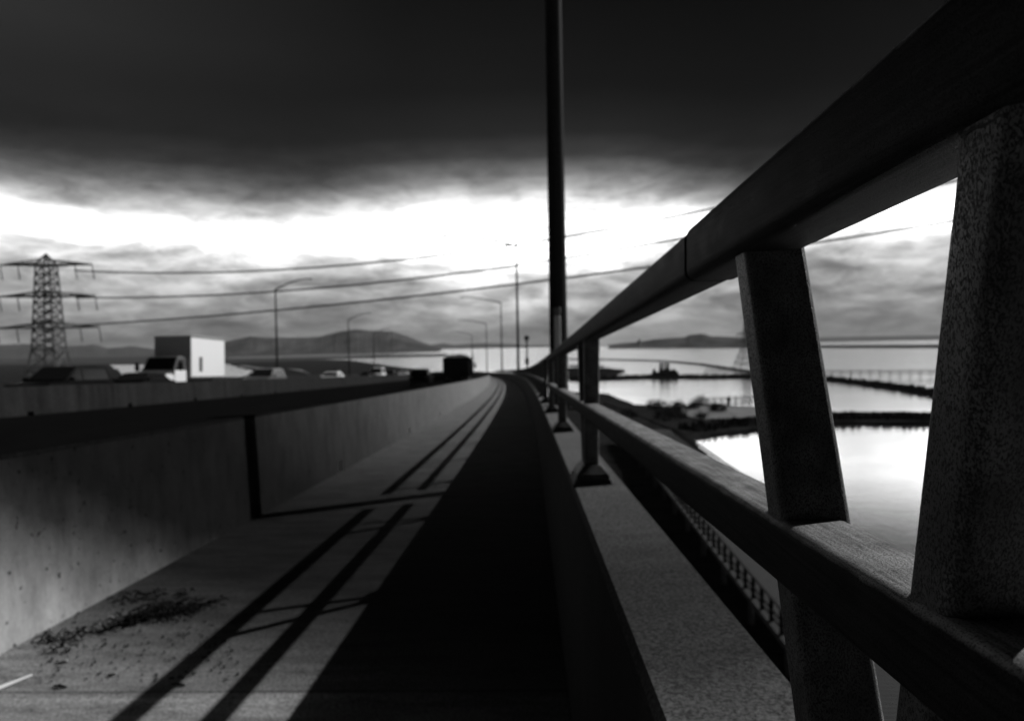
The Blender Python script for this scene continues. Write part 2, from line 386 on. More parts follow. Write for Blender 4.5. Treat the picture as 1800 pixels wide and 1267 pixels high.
# -- concrete barriers
b1 = empty('concrete_barrier', P(0, -3.0), 'long plain concrete wall between path and near lanes, crossed by the pole shadow', 'barrier')
def loc_parent(o, par):
    o.parent = par; o.location = o.location - par.location; return o
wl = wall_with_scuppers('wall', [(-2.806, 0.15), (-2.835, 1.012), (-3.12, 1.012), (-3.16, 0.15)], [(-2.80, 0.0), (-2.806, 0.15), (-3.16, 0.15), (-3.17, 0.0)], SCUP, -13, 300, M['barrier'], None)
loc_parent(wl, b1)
mb = MB(); sweep(mb, [(-2.831, 1.014), (-3.16, 1.014), (-3.15, 1.034), (-2.84, 1.034)], stations(-13, 300)); loc_parent(mb.build('cap', M['cap']), b1)
b2 = empty('median_barrier', P(0, -17.3), 'dark concrete median wall beyond the near traffic lanes, with small drain holes along its foot', 'barrier')
z17 = rh(-17)
loc_parent(wall_with_scuppers('wall', [(-17.0, z17 + 0.13), (-17.06, z17 + 1.0), (-17.3, z17 + 1.0), (-17.36, z17 + 0.13)], [(-17.0, z17), (-17.0, z17 + 0.13), (-17.36, z17 + 0.13), (-17.36, z17)], [x + 1 for x in SCUP], -13, 300, M['median'], None, 0.3), b2)
b3 = MB(); z36 = rh(-36); sweep(b3, [(-36.4, z36), (-36.45, z36 + .85), (-36.75, z36 + .85), (-36.8, z36)], stations(-13, 420))
props(b3.build('outer_parapet', M['median']), 'low dark concrete wall at the far edge of the oncoming lanes', 'wall')

# -- parapet on the bay side
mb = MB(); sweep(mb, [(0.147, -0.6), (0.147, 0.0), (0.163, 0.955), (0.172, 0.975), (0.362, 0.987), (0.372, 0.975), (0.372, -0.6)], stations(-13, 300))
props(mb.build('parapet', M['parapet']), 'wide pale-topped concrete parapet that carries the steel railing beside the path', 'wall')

# -- railing: V shaped posts, lower rail, top rail
RC_LAT = 0.24
RAILP = rrect(0.062, 0.056, 0.009); RAILT = rrect(0.064, 0.066, 0.012)
def rail(par, name, st, h, prof, mt=None):
    mb = MB(); n = len(prof)
    rings = [[P(d, RC_LAT + x, h + y) for x, y in prof] for d in st]
    vs = [p for r_ in rings for p in r_]; fs = []
    for i in range(len(st) - 1):
        for k in range(n): j = (k + 1) % n; fs.append((i * n + k, i * n + j, (i + 1) * n + j, (i + 1) * n + k))
    fs += [tuple(reversed(range(n))), tuple(range((len(st) - 1) * n, len(st) * n))]
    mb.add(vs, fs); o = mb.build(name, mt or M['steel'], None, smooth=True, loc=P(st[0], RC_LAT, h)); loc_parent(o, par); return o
def post_v(par, d):
    """two splayed legs rising from one base plate"""
    root = bpy.data.objects.new('post', None); root.empty_display_size = 0.1; COL.objects.link(root)
    org = P(d, RC_LAT + 0.0045, 0.98); root.location = org - par.location; root.parent = par
    pr = rrect(0.060, 0.041, 0.009, 5)
    fw, rt = frame(d); fw = Vector((fw.x, fw.y, 0)).normalized()
    for a0, a1 in ((-0.007, -0.118), (0.039, 0.251)):
        lo = fw * a0 + Vector((0, 0, 0.0)); hi = fw * a1 + Vector((0, 0, 0.593 - 0.0415 * a1))
        tg = (hi - lo).normalized(); dirf = tg.cross(rt).normalized()
        n = len(pr); vs = []
        for q, s_ in ((lo, 1.0), (hi - tg * .02, 1.0), (hi - tg * .012, 1.0), (hi + tg * .012, 1.0)):
            vs += [q + rt * x * s_ + dirf * y * s_ for x, y in pr]
        fs = [tuple(reversed(range(n))), tuple(range(3 * n, 4 * n))]
        for r_ in range(3): fs += [(r_ * n + i, r_ * n + (i + 1) % n, (r_ + 1) * n + (i + 1) % n, (r_ + 1) * n + i) for i in range(n)]
        m_ = MB(); m_.add(vs, fs); lg = m_.build('leg', M['post'], root, smooth=True)
        if -1 < d < 6:                                   # hand laid weld beads where the leg meets the two rails
            for hz_, out_ in ((0.5745, 0.97),):
                q = lo + (hi - lo) * (hz_ / (hi - lo).z); wb = MB(); ring = []
                pp = rrect(0.060, 0.041, 0.009, 5); dense = []
                for i in range(len(pp)):
                    a_, b_ = pp[i], pp[(i + 1) % len(pp)]; kk = max(1, int(math.hypot(b_[0] - a_[0], b_[1] - a_[1]) / .0035))
                    dense += [(a_[0] + (b_[0] - a_[0]) * j / kk, a_[1] + (b_[1] - a_[1]) * j / kk) for j in range(kk)]
                for x, y in dense + dense[:1]: ring.append(q + rt * x * out_ + dirf * y * out_)
                ring = [Vector((v_.x, v_.y, q.z + random.uniform(-.0008, .0008))) for v_ in ring]
                wb.tube(ring, [random.uniform(.0010, .0022) for _ in ring], 6); wb.build('weld_bead', M['gap'], lg, smooth=True)
    m_ = MB()
    mt = Matrix((rt, fw, Vector((0, 0, 1)))).transposed().to_4x4()
    # shoe: a flat plate with a tapered block on it
    def frus(w0, l0, w1, l1, z0, z1):
        vs = [mt @ Vector(p) for p in ((-w0, -l0, z0), (w0, -l0, z0), (w0, l0, z0), (-w0, l0, z0), (-w1, -l1, z1), (w1, -l1, z1), (w1, l1, z1), (-w1, l1, z1))]
        m_.add(vs, [(0, 3, 2, 1), (4, 5, 6, 7), (0, 1, 5, 4), (1, 2, 6, 5), (2, 3, 7, 6), (3, 0, 4, 7)])
    frus(.080, .115, .080, .112, -.004, .014); frus(.072, .100, .062, .088, .014, .045); frus(.062, .088, .036, .062, .045, .075)
    for sx in (-1, 1):
        for sy in (-1, 1):
            m_.tube([mt @ Vector((sx * .066, sy * .1, .012)), mt @ Vector((sx * .066, sy * .1, .026))], .009, 6)
    m_.build('base_plate', M['post'], root)
    return root
def railing(st0, st1, posts, label, joint=None):
    par = empty('steel_railing', P(st0, RC_LAT, 0.98), label, 'railing')
    nodes = sorted(set([st0, st1] + [p for p in posts if st0 < p < st1]))
    if joint:
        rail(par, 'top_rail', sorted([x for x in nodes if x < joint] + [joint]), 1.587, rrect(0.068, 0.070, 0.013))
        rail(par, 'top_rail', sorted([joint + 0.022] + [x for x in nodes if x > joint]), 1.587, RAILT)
        rail(par, 'joint_sleeve', [joint - 0.01, joint + 0.035], 1.587, rrect(0.058, 0.060, 0.012), M['gap'])
    else:
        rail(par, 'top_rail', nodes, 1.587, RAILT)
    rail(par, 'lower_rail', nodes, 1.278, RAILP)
    for p in posts: post_v(par, p)
    return par
near_posts = [0.43 + 2.27 * k for k in range(-4, 4)]                     # ... 0.43, 2.70, 4.97, 7.24
railing(-10.0, 8.22, near_posts, 'near run of pitted steel railing on splayed posts, filling the right foreground', joint=0.86)
far_posts = [9.42 + 2.27 * k for k in range(0, 68)]
railing(9.05, 9.42 + 2.27 * 67 + .3, far_posts, 'farther run of steel railing beyond the tall foreground pole, shrinking along the curve')

# ------------------------------------------------------------------ lamp posts
def lamp(d, lat, zb, hpole, arm, rise, side, label, r0=0.10, grp='lamp posts along the bridge'):
    base = P(d, lat, zb); root = empty('street_lamp', base, label, 'lamp post', grp)
    th = math.atan2(frame(d)[0].x, frame(d)[0].y)
    m_ = MB(); m_.tube([(0, 0, 0), (0, 0, hpole * .5), (0, 0, hpole - .1), (0, 0, hpole)], [r0, r0 * .82, r0 * .62, r0 * .6], 16); m_.build('pole', M['pole'], root, smooth=True)
    rt = frame(d)[1] * side
    pts = [Vector((0, 0, hpole - 0.08)) + rt * (arm * t) + Vector((0, 0, rise * math.sin(min(1, t) * math.pi / 2))) for t in (0, .12, .3, .5, .7, .85, 1.0)]
    m_ = MB(); m_.tube(pts, [r0 * k_ for k_ in (.75, .7, .65, .6, .55, .5, .45)], 8); am = m_.build('arm', M['pole'], root, smooth=True)
    e = pts[-1]; an = math.atan2(rt.y, rt.x); mt = Matrix.Translation(e) @ Matrix.Rotation(an, 4, 'Z')
    m_ = MB(); m_.cbox((-.25, -.17, -.10), (.55, .17, .07), .05, mt); hd = m_.build('lamp_head', M['lamp_head'], am)
    m_ = MB(); m_.cbox((0, -.13, -.15), (.42, .13, -.102), .02, mt); m_.build('lens', M['glass_lamp'], hd)
    m_ = MB(); m_.cbox((-.2, -.2, 0), (.2, .2, .03), .01); m_.box((-.13, -.13, .03), (.13, .13, .10)); m_.build('base_plate', M['pole'], root)
    return root
# the tall foreground pole
fp = lamp(8.72, 0.405, 0.93, 15.0, 8.0, 1.3, -1, 'tall dark lamp pole beside the path rising out of the top of the frame', 0.122)
m_ = MB(); m_.cbox((-.045, -.03, -.35), (.045, .03, .22), .012, Matrix.Translation((-.02, -.125, 1.02))); m_.build('identification_plate', M['sticker'], fp)
m_ = MB(); m_.cbox((-.05, -.035, 0), (.05, .035, .10), .012, Matrix.Translation((-.02, -.125, 1.245))); m_.build('plate_bracket', M['lamp_head'], fp)
m_ = MB(); m_.tube([(-.095, -.085, .2), (-.095, -.085, 2.3)], .012, 6); m_.build('conduit', M['pole'], fp)
for d, lb in ((75.2, 'tallest slim lamp post, just left of the thick foreground pole, with a thin arm'), (138.1, 'second lamp post down the path side, with a long arm reaching left over the lanes'),
              (201.0, 'third lamp post down the path side, shorter, its arm above the dark dump truck'), (264.0, 'smallest lamp post with a left-reaching arm, near the bend')):
    lamp(d, 0.55, 0.93, 14.9, 8.0, 1.25, -1, lb, 0.16)
for d, lb in ((104, 'largest lamp post across the lanes, its curved arm pointing right'), (167, 'smaller right-armed lamp post in front of the hill top'), (230, 'faint distant lamp post right of the hill, across the lanes')):
    lamp(d, -36.0, rh(-36), 14.4, 5.2, 1.6, 1, lb, 0.17)
# call box mast
cb = empty('call_box_mast', P(47, 0.52, 0.93), 'short mast with a dark round head on the parapet, right of the slim lamp post', 'post')
m_ = MB(); m_.tube([(0, 0, 0), (0, 0, 2.7)], .055, 10); m_.build('mast', M['pole'], cb)
m_ = MB(); m_.tube([(0, -.13, 2.88), (0, -.10, 2.88), (0, .10, 2.88), (0, .13, 2.88)], [.10, .19, .19, .10], 14); m_.tube([(0, 0, 2.6), (0, 0, 2.75)], .09, 8); m_.build('head', M['lamp_head'], cb)
m_ = MB(); m_.cbox((-.14, -.10, 1.0), (.14, .10, 1.45), .02); m_.build('call_box', M['lamp_head'], cb)

# ------------------------------------------------------------------ vehicles
def place(root, d, lat, back=False):
    root.location = P(d, lat, rh(lat)); th = d / RC; root.rotation_euler = (math.atan(-G), 0, th + (math.pi if back else 0))
    if back: root.rotation_euler = (math.atan(G), 0, th + math.pi)
def loft(sec, w_of):
    """sec: closed side outline [(y,z)], w_of(z): half width; sides joined across"""
    m_ = MB(); n = len(sec); L = [(-w_of(z), y, z) for y, z in sec]; Rr = [(w_of(z), y, z) for y, z in sec]
    m_.add(L + Rr, [tuple(range(n)), tuple(reversed(range(n, 2 * n)))] + [((i + 1) % n, i, n + i, n + (i + 1) % n) for i in range(n)])
    return m_
def wheels(root, xs, ys, r=.33, wd=.22):
    for x in xs:
        for y in ys:
            m_ = MB(); s_ = 1 if x > 0 else -1
            m_.tube([(x - s_ * wd, y, r), (x - s_ * wd * .9, y, r), (x - s_ * .02, y, r), (x, y, r)], [r * .9, r, r, r * .9], 18); wh = m_.build('wheel', M['tyre'], root)
            m_ = MB(); m_.tube([(x - s_ * .02, y, r), (x + s_ * .008, y, r)], [r * .6, r * .52], 14); m_.build('rim', M['chrome'], wh)
def car(label, d, lat, back, paint='black', kind='sedan', wd=.92, cat='car', group='oncoming traffic'):
    """front of the car is +y"""
    root = empty({'sedan': 'car', 'suv': 'suv', 'van': 'van'}[kind], (0, 0, 0), label, cat, group)
    if kind == 'sedan':
        body = [(-2.3, .35), (-2.35, .6), (-2.28, .92), (-1.5, 1.0), (1.0, .98), (1.9, .82), (2.25, .66), (2.3, .4), (2.1, .25), (-2.1, .25)]
        cab = [(-1.85, .97), (-1.15, 1.40), (-.2, 1.46), (.35, 1.42), (1.15, .97)]; wy = (-1.4, 1.4); H = 1.46
    elif kind == 'suv':
        body = [(-2.3, .4), (-2.35, .7), (-2.3, 1.08), (-1.5, 1.12), (.95, 1.1), (1.95, 1.0), (2.25, .82), (2.3, .45), (2.1, .3), (-2.1, .3)]
        cab = [(-2.25, 1.08), (-2.0, 1.68), (-1.2, 1.76), (.1, 1.72), (1.0, 1.08)]; wy = (-1.4, 1.4); H = 1.76
    else:
        body = [(-2.5, .4), (-2.55, .8), (-2.5, 1.2), (-1.5, 1.22), (1.4, 1.15), (2.1, .98), (2.4, .75), (2.42, .45), (2.2, .3), (-2.3, .3)]
        cab = [(-2.5, 1.18), (-2.42, 2.0), (-1.6, 2.1), (.4, 2.05), (1.6, 1.14)]; wy = (-1.5, 1.5); H = 2.1
    belt = cab[0][1]
    wb = lambda z: wd * (1 - .10 * max(0, (.5 - z)) - .05 * max(0, z - .7))
    wc = lambda z: wd * (.93 - .17 * (z - belt) / (H - belt))
    bo = loft(body, wb).build('body', M[paint], root)
    loft(cab, wc).build('cabin', M[paint], root)
    # glass: side windows, windscreen, rear window as separate panes set just proud
    y0 = cab[0][0] + (.45 if kind == 'sedan' else .25); y1 = cab[-1][0] - .30; zt = H - .14; yt0 = cab[1][0] + .12; yt1 = cab[-2][0] - .05
    for s_ in (-1, 1):
        for a, b, a2, b2 in (((y0), -.25, yt0, -.25), (-.15, y1, -.15, yt1)):
            m_ = MB(); q = [(s_ * (wc(belt + .06) + .006), a, belt + .06), (s_ * (wc(belt + .06) + .006), b, belt + .06), (s_ * (wc(zt) + .006), b2, zt), (s_ * (wc(zt) + .006), a2, zt)]
            q2 = [(x - s_ * .02, y, z) for x, y, z in q]; m_.add(q + q2, [(0, 1, 2, 3), (7, 6, 5, 4), (0, 4, 5, 1), (1, 5, 6, 2), (2, 6, 7, 3), (3, 7, 4, 0)]); m_.build('window', M['glass'], root)
    for (ya, za), (yb, zb), nm in ((cab[-1], cab[-2], 'windscreen'), (cab[0], cab[1], 'rear_window')):
        sgn = 1 if nm == 'windscreen' else -1
        A = Vector((0, ya, za)).lerp(Vector((0, yb, zb)), .12); B = Vector((0, ya, za)).lerp(Vector((0, yb, zb)), .9); o_ = Vector((0, sgn * .012, .008))
        m_ = MB(); q = [Vector((-wc(za) * .88, A.y, A.z)) + o_, Vector((wc(za) * .88, A.y, A.z)) + o_, Vector((wc(zb) * .9, B.y, B.z)) + o_, Vector((-wc(zb) * .9, B.y, B.z)) + o_]
        q2 = [p - Vector((0, sgn * .02, .02)) for p in q]; m_.add(q + q2, [(0, 1, 2, 3), (7, 6, 5, 4), (0, 4, 5, 1), (1, 5, 6, 2), (2, 6, 7, 3), (3, 7, 4, 0)]); m_.build(nm, M['glass'], root)
    for s_ in (-1, 1):
        zf = body[6][1] - .02
        m_ = MB(); m_.cbox((-.17, -.10, -.07), (.17, .06, .07), .03, Matrix.Translation((s_ * (wd - .24), body[6][0] - .0, zf))); m_.build('headlight', M['lens'], root)
        m_ = MB(); m_.cbox((-.12, -.04, -.12), (.12, .06, .12), .03, Matrix.Translation((s_ * (wd - .20), body[2][0], belt - .16))); m_.build('tail_light', M['grey'], root)
        m_ = MB(); m_.cbox((-.12, -.05, -.07), (.12, .05, .07), .03, Matrix.Translation((s_ * (wd + .08), cab[-1][0] - .25, belt + .10))); m_.build('side_mirror', M[paint], root)
    m_ = MB(); m_.cbox((-wd * .93, 2.18 if kind != 'van' else 2.3, .3), (wd * .93, 2.36 if kind != 'van' else 2.48, .52), .04); m_.build('bumper', M['tyre'], root)
    m_ = MB(); m_.cbox((-wd * .93, -2.42 if kind != 'van' else -2.6, .35), (wd * .93, -2.26 if kind != 'van' else -2.46, .58), .04); m_.build('bumper', M['tyre'], root)
    wheels(root, (-wd, wd), wy); place(root, d, lat, back); return root
# away from us (near lanes)
car('dark car seen from behind, leftmost of the three vehicles driving away, clear of the truck', 65, -9.35, False, 'black', 'suv', group='traffic driving away')
car('dark departing car half hidden between another dark car and the dump truck', 84, -9.1, False, 'black', 'sedan', group='traffic driving away')
# oncoming
car('large dark oncoming vehicle just left of the white box truck, sunlit side windows', 28.3, -20.2, True, 'black', 'suv')
car('low dark oncoming car just left of the box truck, mostly behind the median wall', 37.5, -22.0, True, 'black', 'sedan')
car('dark oncoming car right of the box truck with a sunlit flank', 50.5, -19.6, True, 'grey', 'suv')
car('low white oncoming car gleaming in the sun at mid-distance', 71, -19.7, True, 'white', 'sedan')
car('dark oncoming car in the farther lane, just behind and right of the gleaming white car', 86, -23.4, True, 'black', 'suv')
car('dark oncoming car in the farther lane beside the dark car with the sunlit flank', 60, -23.5, True, 'black', 'sedan')
car('tiny dark oncoming car right behind the small white van in the farther lane', 112, -23.5, True, 'black', 'sedan')
car('small pale oncoming car between the distant van and the departing dark cars', 136, -19.9, True, 'white', 'sedan')
car('small white van far down the oncoming lanes', 100, -19.8, True, 'white', 'van')
car('small dark far oncoming car just right of the distant white van', 118, -20.5, True, 'black', 'suv')
car('tiny dark farthest oncoming car with a bright sunlit side, last in the row', 150, -20.2, True, 'grey', 'sedan')

def box_truck():
    r_ = empty('box_truck', (0, 0, 0), 'white box truck in the oncoming lanes, its side glaring in the sun', 'truck', 'oncoming traffic')
    m_ = MB(); m_.cbox((-1.25, -5.1, 1.05), (1.25, .1, 3.95), .04); bx = m_.build('cargo_box', M['white'], r_)
    for x in (-1, 1):
        m_ = MB(); m_.cbox((min(x * 1.25, x * 1.29), -1.45, 1.5), (max(x * 1.25, x * 1.29), -1.05, 2.5), .012); m_.build('side_latch_panel', M['grey'], bx)
        m_ = MB(); m_.box((min(x * 1.24, x * 1.275), -5.05, 1.03), (max(x * 1.24, x * 1.275), .06, 1.15)); m_.box((min(x * 1.24, x * 1.275), -5.05, 3.82), (max(x * 1.24, x * 1.275), .06, 3.92)); m_.build('trim_rail', M['grey'], bx)
    m_ = MB(); m_.box((-.45, -5.0, .6), (.45, 2.2, .95)); m_.build('chassis', M['tyre'], r_)
    cab = [(.3, .55), (.3, 2.45), (.9, 2.55), (1.35, 2.45), (1.95, 1.65), (2.0, 1.6), (3.0, 1.35), (3.15, 1.1), (3.2, .6), (2.9, .45)]
    loft(cab, lambda z: 1.05 - .09 * max(0, z - 1.4)).build('cab', M['grey'], r_)
    wc = lambda z: 1.05 - .09 * max(0, z - 1.4)
    m_ = MB(); q = [(-.92, 1.92, 1.72), (.92, 1.92, 1.72), (.86, 1.42, 2.40), (-.86, 1.42, 2.40)]; m_.add([(x, y + .015, z + .01) for x, y, z in q] + [(x, y - .01, z - .02) for x, y, z in q], [(0, 1, 2, 3), (7, 6, 5, 4), (0, 4, 5, 1), (1, 5, 6, 2), (2, 6, 7, 3), (3, 7, 4, 0)]); m_.build('windscreen', M['glass'], r_)
    m_ = MB(); m_.cbox((-.7, 3.1, .72), (.7, 3.24, 1.15), .02); m_.build('grille', M['tyre'], r_)
    m_ = MB(); m_.cbox((-1.1, 3.1, .42), (1.1, 3.32, .68), .03); m_.build('bumper', M['grey'], r_)
    for x in (-1, 1):
        m_ = MB(); q = [(x * (wc(1.6) + .01), .6, 1.6), (x * (wc(1.6) + .01), 1.75, 1.6), (x * (wc(2.3) + .01), 1.32, 2.3), (x * (wc(2.3) + .01), .6, 2.3)]
        m_.add(q + [(a - x * .02, b, c) for a, b, c in q], [(0, 1, 2, 3), (7, 6, 5, 4), (0, 4, 5, 1), (1, 5, 6, 2), (2, 6, 7, 3), (3, 7, 4, 0)]); m_.build('window', M['glass'], r_)
        m_ = MB(); m_.cbox((min(x * 1.045, x * 1.07), .42, .75), (max(x * 1.045, x * 1.07), 1.95, 1.58), .01)
        m_.cbox((min(x * 1.045, x * 1.075), 2.0, .95), (max(x * 1.045, x * 1.075), 3.05, 1.34), .01); m_.build('door', M['white'], r_)  # white flank panels paint in the sunlit side of the grey cab
        m_ = MB(); m_.tube([(x * 1.03, 1.7, 1.7), (x * 1.35, 1.85, 1.75)], .02, 6); m_.cbox((-.13, -.06, -.05), (.13, .06, .5), .03, Matrix.Translation((x * 1.42, 1.85, 1.6))); m_.build('side_mirror', M['tyre'], r_)
        m_ = MB(); m_.cbox((-.16, -.05, -.1), (.16, .06, .1), .03, Matrix.Translation((x * .85, 3.14, .98))); m_.build('headlight', M['lens'], r_)
    wheels(r_, (-1.05, 1.05), (2.45, -3.6), .45, .28); place(r_, 44.4, -23.55, True); return r_
box_truck()
def dump_truck():
    r_ = empty('dump_truck', (0, 0, 0), 'dark loaded dump truck seen from behind, driving away near the barrier', 'truck', 'traffic driving away')
    m_ = MB(); m_.cbox((-1.25, -3.2, 1.0), (1.25, 2.4, 2.75), .05)
    for y in (-3.2, -2.1, -1, .1, 1.2, 2.2): m_.box((-1.31, y, 1.02), (1.31, y + .12, 2.72))
    m_.box((-1.3, -3.3, 2.65), (1.3, 2.45, 2.8)); bd = m_.build('tipper_bed', M['black'], r_)
    m_ = MB(); m_.cbox((-1.2, -3.34, .95), (1.2, -3.215, 2.6), .03)
    for x in (-1.05, -.35, .35, 1.0): m_.box((x - .05, -3.40, 1.0), (x + .05, -3.33, 2.55))
    m_.build('tailgate', M['tyre'], bd)
    m_ = MB(); n = 14; vs = []; fs = []
    for i in range(n + 1):
        for j in range(n + 1):
            x = -1.2 + 2.4 * i / n; y = -3.1 + 5.4 * j / n
            e = min(i, n - i, j, n - j) / (n / 2)
            vs.append((x, y, 2.72 + .42 * e ** .5 + (random.random() - .3) * .16 * (e > 0)))
    for i in range(n):
        for j in range(n): fs.append((i * (n + 1) + j, (i + 1) * (n + 1) + j, (i + 1) * (n + 1) + j + 1, i * (n + 1) + j + 1))
    m_.add(vs, fs); m_.build('load', M['load'], r_)
    m_ = MB(); m_.cbox((-1.15, 2.6, .6), (1.15, 4.6, 2.75), .1); cb_ = m_.build('cab', M['black'], r_)
    m_ = MB(); m_.cbox((-.95, 4.55, 1.7), (.95, 4.63, 2.5), .02); m_.build('windscreen', M['glass'], cb_)
    m_ = MB(); m_.tube([(1.32, 2.5, 1.0), (1.32, 2.5, 3.35)], .08, 8); m_.build('exhaust_stack', M['pole'], r_)
    for x in (-1, 1):
        m_ = MB(); m_.tube([(x * 1.15, 4.3, 2.2), (x * 1.45, 4.4, 2.2)], .02, 6); m_.cbox((-.1, -.04, -.3), (.1, .04, .3), .02, Matrix.Translation((x * 1.5, 4.4, 2.1))); m_.build('side_mirror', M['tyre'], cb_)
        m_ = MB(); m_.cbox((-.14, -.04, -.07), (.14, .04, .07), .02, Matrix.Translation((x * .95, -3.3, .82))); m_.build('tail_light', M['grey'], r_)
        m_ = MB(); m_.box((x * .95 - .3, -3.2, .15), (x * .95 + .3, -3.17, .75)); m_.build('mud_flap', M['tyre'], r_)
    m_ = MB(); m_.box((-.45, -3.2, .6), (.45, 4.3, .98)); m_.build('chassis', M['tyre'], r_)
    wheels(r_, (-1.15, 1.15), (-2.4, -1.1, 3.7), .5, .5); place(r_, 66, -5.75, False); return r_
dump_truck()

# ------------------------------------------------------------------ water, hills, far land
mb = MB(); mb.quad([(-9000, -3000, 0), (9000, -3000, 0), (9000, 14000, 0), (-9000, 14000, 0)])
props(mb.build('water', M['water']), kind='structure')
def hrz(x): return 607.6 + .01745 * (900 - x)
def hill(name, pts, dist, depth, mt, seed, base_z=0.0, rough=0.03):
    """terrain ridge surveyed from the skyline, dist metres away, with real depth"""
    random.seed(seed); nx = 260; ny = 14; x0, x1 = pts[0][0], pts[-1][0]; vs = []; fs = []
    def sk(x):
        for (a, ya), (b, yb) in zip(pts[:-1], pts[1:]):
            if a <= x <= b: return ya + (yb - ya) * (x - a) / max(b - a, 1e-6)
        return pts[-1][1]
    ph = [random.uniform(0, 6.28) for _ in range(8)]
    for i in range(nx + 1):
        px = x0 + (x1 - x0) * i / nx
        h = max(0.3, HC + (hrz(px) - sk(px)) / F * dist)
        for j in range(ny + 1):
            t = j / ny; dd = dist + depth * (t - .4)
            prof = math.sin(min(1, t / .4) * math.pi / 2) ** 1.3 if t < .4 else math.cos((t - .4) / .6 * math.pi / 2)
            rid = 1 + rough * (math.sin(px * .09 + ph[0] + t * 5) + .6 * math.sin(px * .23 + ph[1] - t * 9)) * (1 - abs(2 * prof - 1)) * 2
            q = at_depth(px, 633.5, dd); z = base_z - .5 + h * prof * (rid if t < .39 else 1) + random.uniform(-.012, .02) * h * (1 if t < .5 else .3) + (random.random() < .05) * random.uniform(.02, .05) * h * (prof > .8)
            vs.append((q.x, q.y, z))
    for i in range(nx):
        for j in range(ny): k = i * (ny + 1) + j; fs.append((k, k + ny + 1, k + ny + 2, k + 1))
    m_ = MB(); m_.add(vs, fs); return props(m_.build(name, mt, smooth=True), kind='structure')
hill('hills', [(375, 606), (400, 600), (440, 591), (470, 593), (520, 593), (560, 592), (590, 585), (608, 581), (628, 579), (650, 581), (690, 582), (715, 590), (742, 601), (765, 609), (775, 612)], 2600, 900, M['hill'], 1)
hill('far_hills', [(-150, 600), (0, 606), (60, 604), (90, 609), (150, 607), (165, 605), (190, 612), (235, 608), (270, 613), (300, 611), (370, 606), (420, 608), (460, 612)], 3600, 700, M['farland'], 2)
hill('low_hills', [(700, 611), (760, 606), (780, 603), (800, 606), (850, 603), (900, 605), (930, 607), (1000, 606), (1060, 607), (1090, 604), (1130, 606)], 5200, 600, M['hill'], 3)
hill('peninsula_hills', [(1070, 606), (1092, 603), (1121, 601), (1124, 594), (1128, 600), (1150, 596), (1180, 594), (1205, 592), (1213, 588), (1235, 586), (1250, 591), (1300, 593), (1330, 594), (1400, 598), (1440, 600)], 2300, 500, M['hill'], 4)
hill('distant_ridge', [(1350, 597), (1450, 593), (1550, 591), (1660, 589), (1800, 588), (1950, 588)], 6500, 500, M['hill'], 5)

def land(name, pts, z=0.5, mt='land', seed=0, jag=0.6, z0=-0.5, kind='structure', label=None, cat=None, group=None, rag=0.0):
    """low flat land: outline surveyed on the water, ragged shore, sloping bank"""
    random.seed(seed); out = []
    n = len(pts)
    for i in range(n):
        a = ground(*pts[i]); b = ground(*pts[(i + 1) % n]); L = (b - a).length
        k = max(1, min(26, int(L / max(2.0, a.length * .02))))
        for j in range(k):
            p = a.lerp(b, j / k); s_ = jag * a.length * .006
            out.append(Vector((p.x + random.uniform(-s_, s_), p.y + random.uniform(-s_, s_), 0)))
    c = sum(out, Vector()) / len(out)
    m_ = MB(); N = len(out); vs = [Vector((p.x, p.y, z0)) for p in out]
    for p in out:
        q = p + (c - p).normalized() * min(1.2, (c - p).length * .2); vs.append(Vector((q.x, q.y, z + random.uniform(-1, 1) * rag)))
    fs = [(i, (i + 1) % N, N + (i + 1) % N, N + i) for i in range(N)]
    m_.add(vs, fs)
    from mathutils.geometry import tessellate_polygon
    top = [tuple(v) for v in vs[N:]]; tri = tessellate_polygon([[Vector((a, b, 0)) for a, b, _ in top]])
    m_.add(top, [tuple(t) for t in tri])
    o = m_.build(name, M[mt])
    return props(o, label, cat, group, kind)
# far shore strips
land('far_shore', [(-200, 636), (330, 630), (700, 620), (760, 618), (780, 614), (300, 621.5), (-200, 630.5)], 1.0, 'farland', 1, .2)
land('shore_flats', [(-200, 643), (100, 642), (400, 639), (560, 633), (620, 630), (790, 626), (785, 623), (600, 625), (380, 630), (-200, 637)], 1.0, 'farland', 2, .2)
land('salt_flats', [(400, 631.5), (600, 627.0), (690, 623.5), (690, 622.2), (560, 624), (400, 629)], 1.3, 'sand', 3, .2)
land('shore', [(398, 639), (430, 648), (470, 660), (520, 690), (700, 690), (760, 667), (748, 652), (700, 646), (650, 639), (612, 634), (560, 633.5), (450, 635)], 0.8, 'land', 4, .3)
land('shore_west', [(-200, 643), (100, 640.5), (190, 640), (208, 652), (225, 668), (225, 720), (-200, 740)], 0.8, 'land', 5, .3)
for k, (pts) in enumerate(([(415, 645), (440, 649), (470, 652), (468, 650), (430, 644)], [(505, 650), (535, 657), (548, 662), (530, 652)])):
    land('dirt_track', pts, 1.2, 'sand', 20 + k, .1)
land('far_spit', [(1085, 612.5), (1330, 612), (1660, 612), (1900, 611), (1900, 604), (1660, 606), (1330, 608), (1100, 609.5)], 1.2, 'farland', 6, .2)
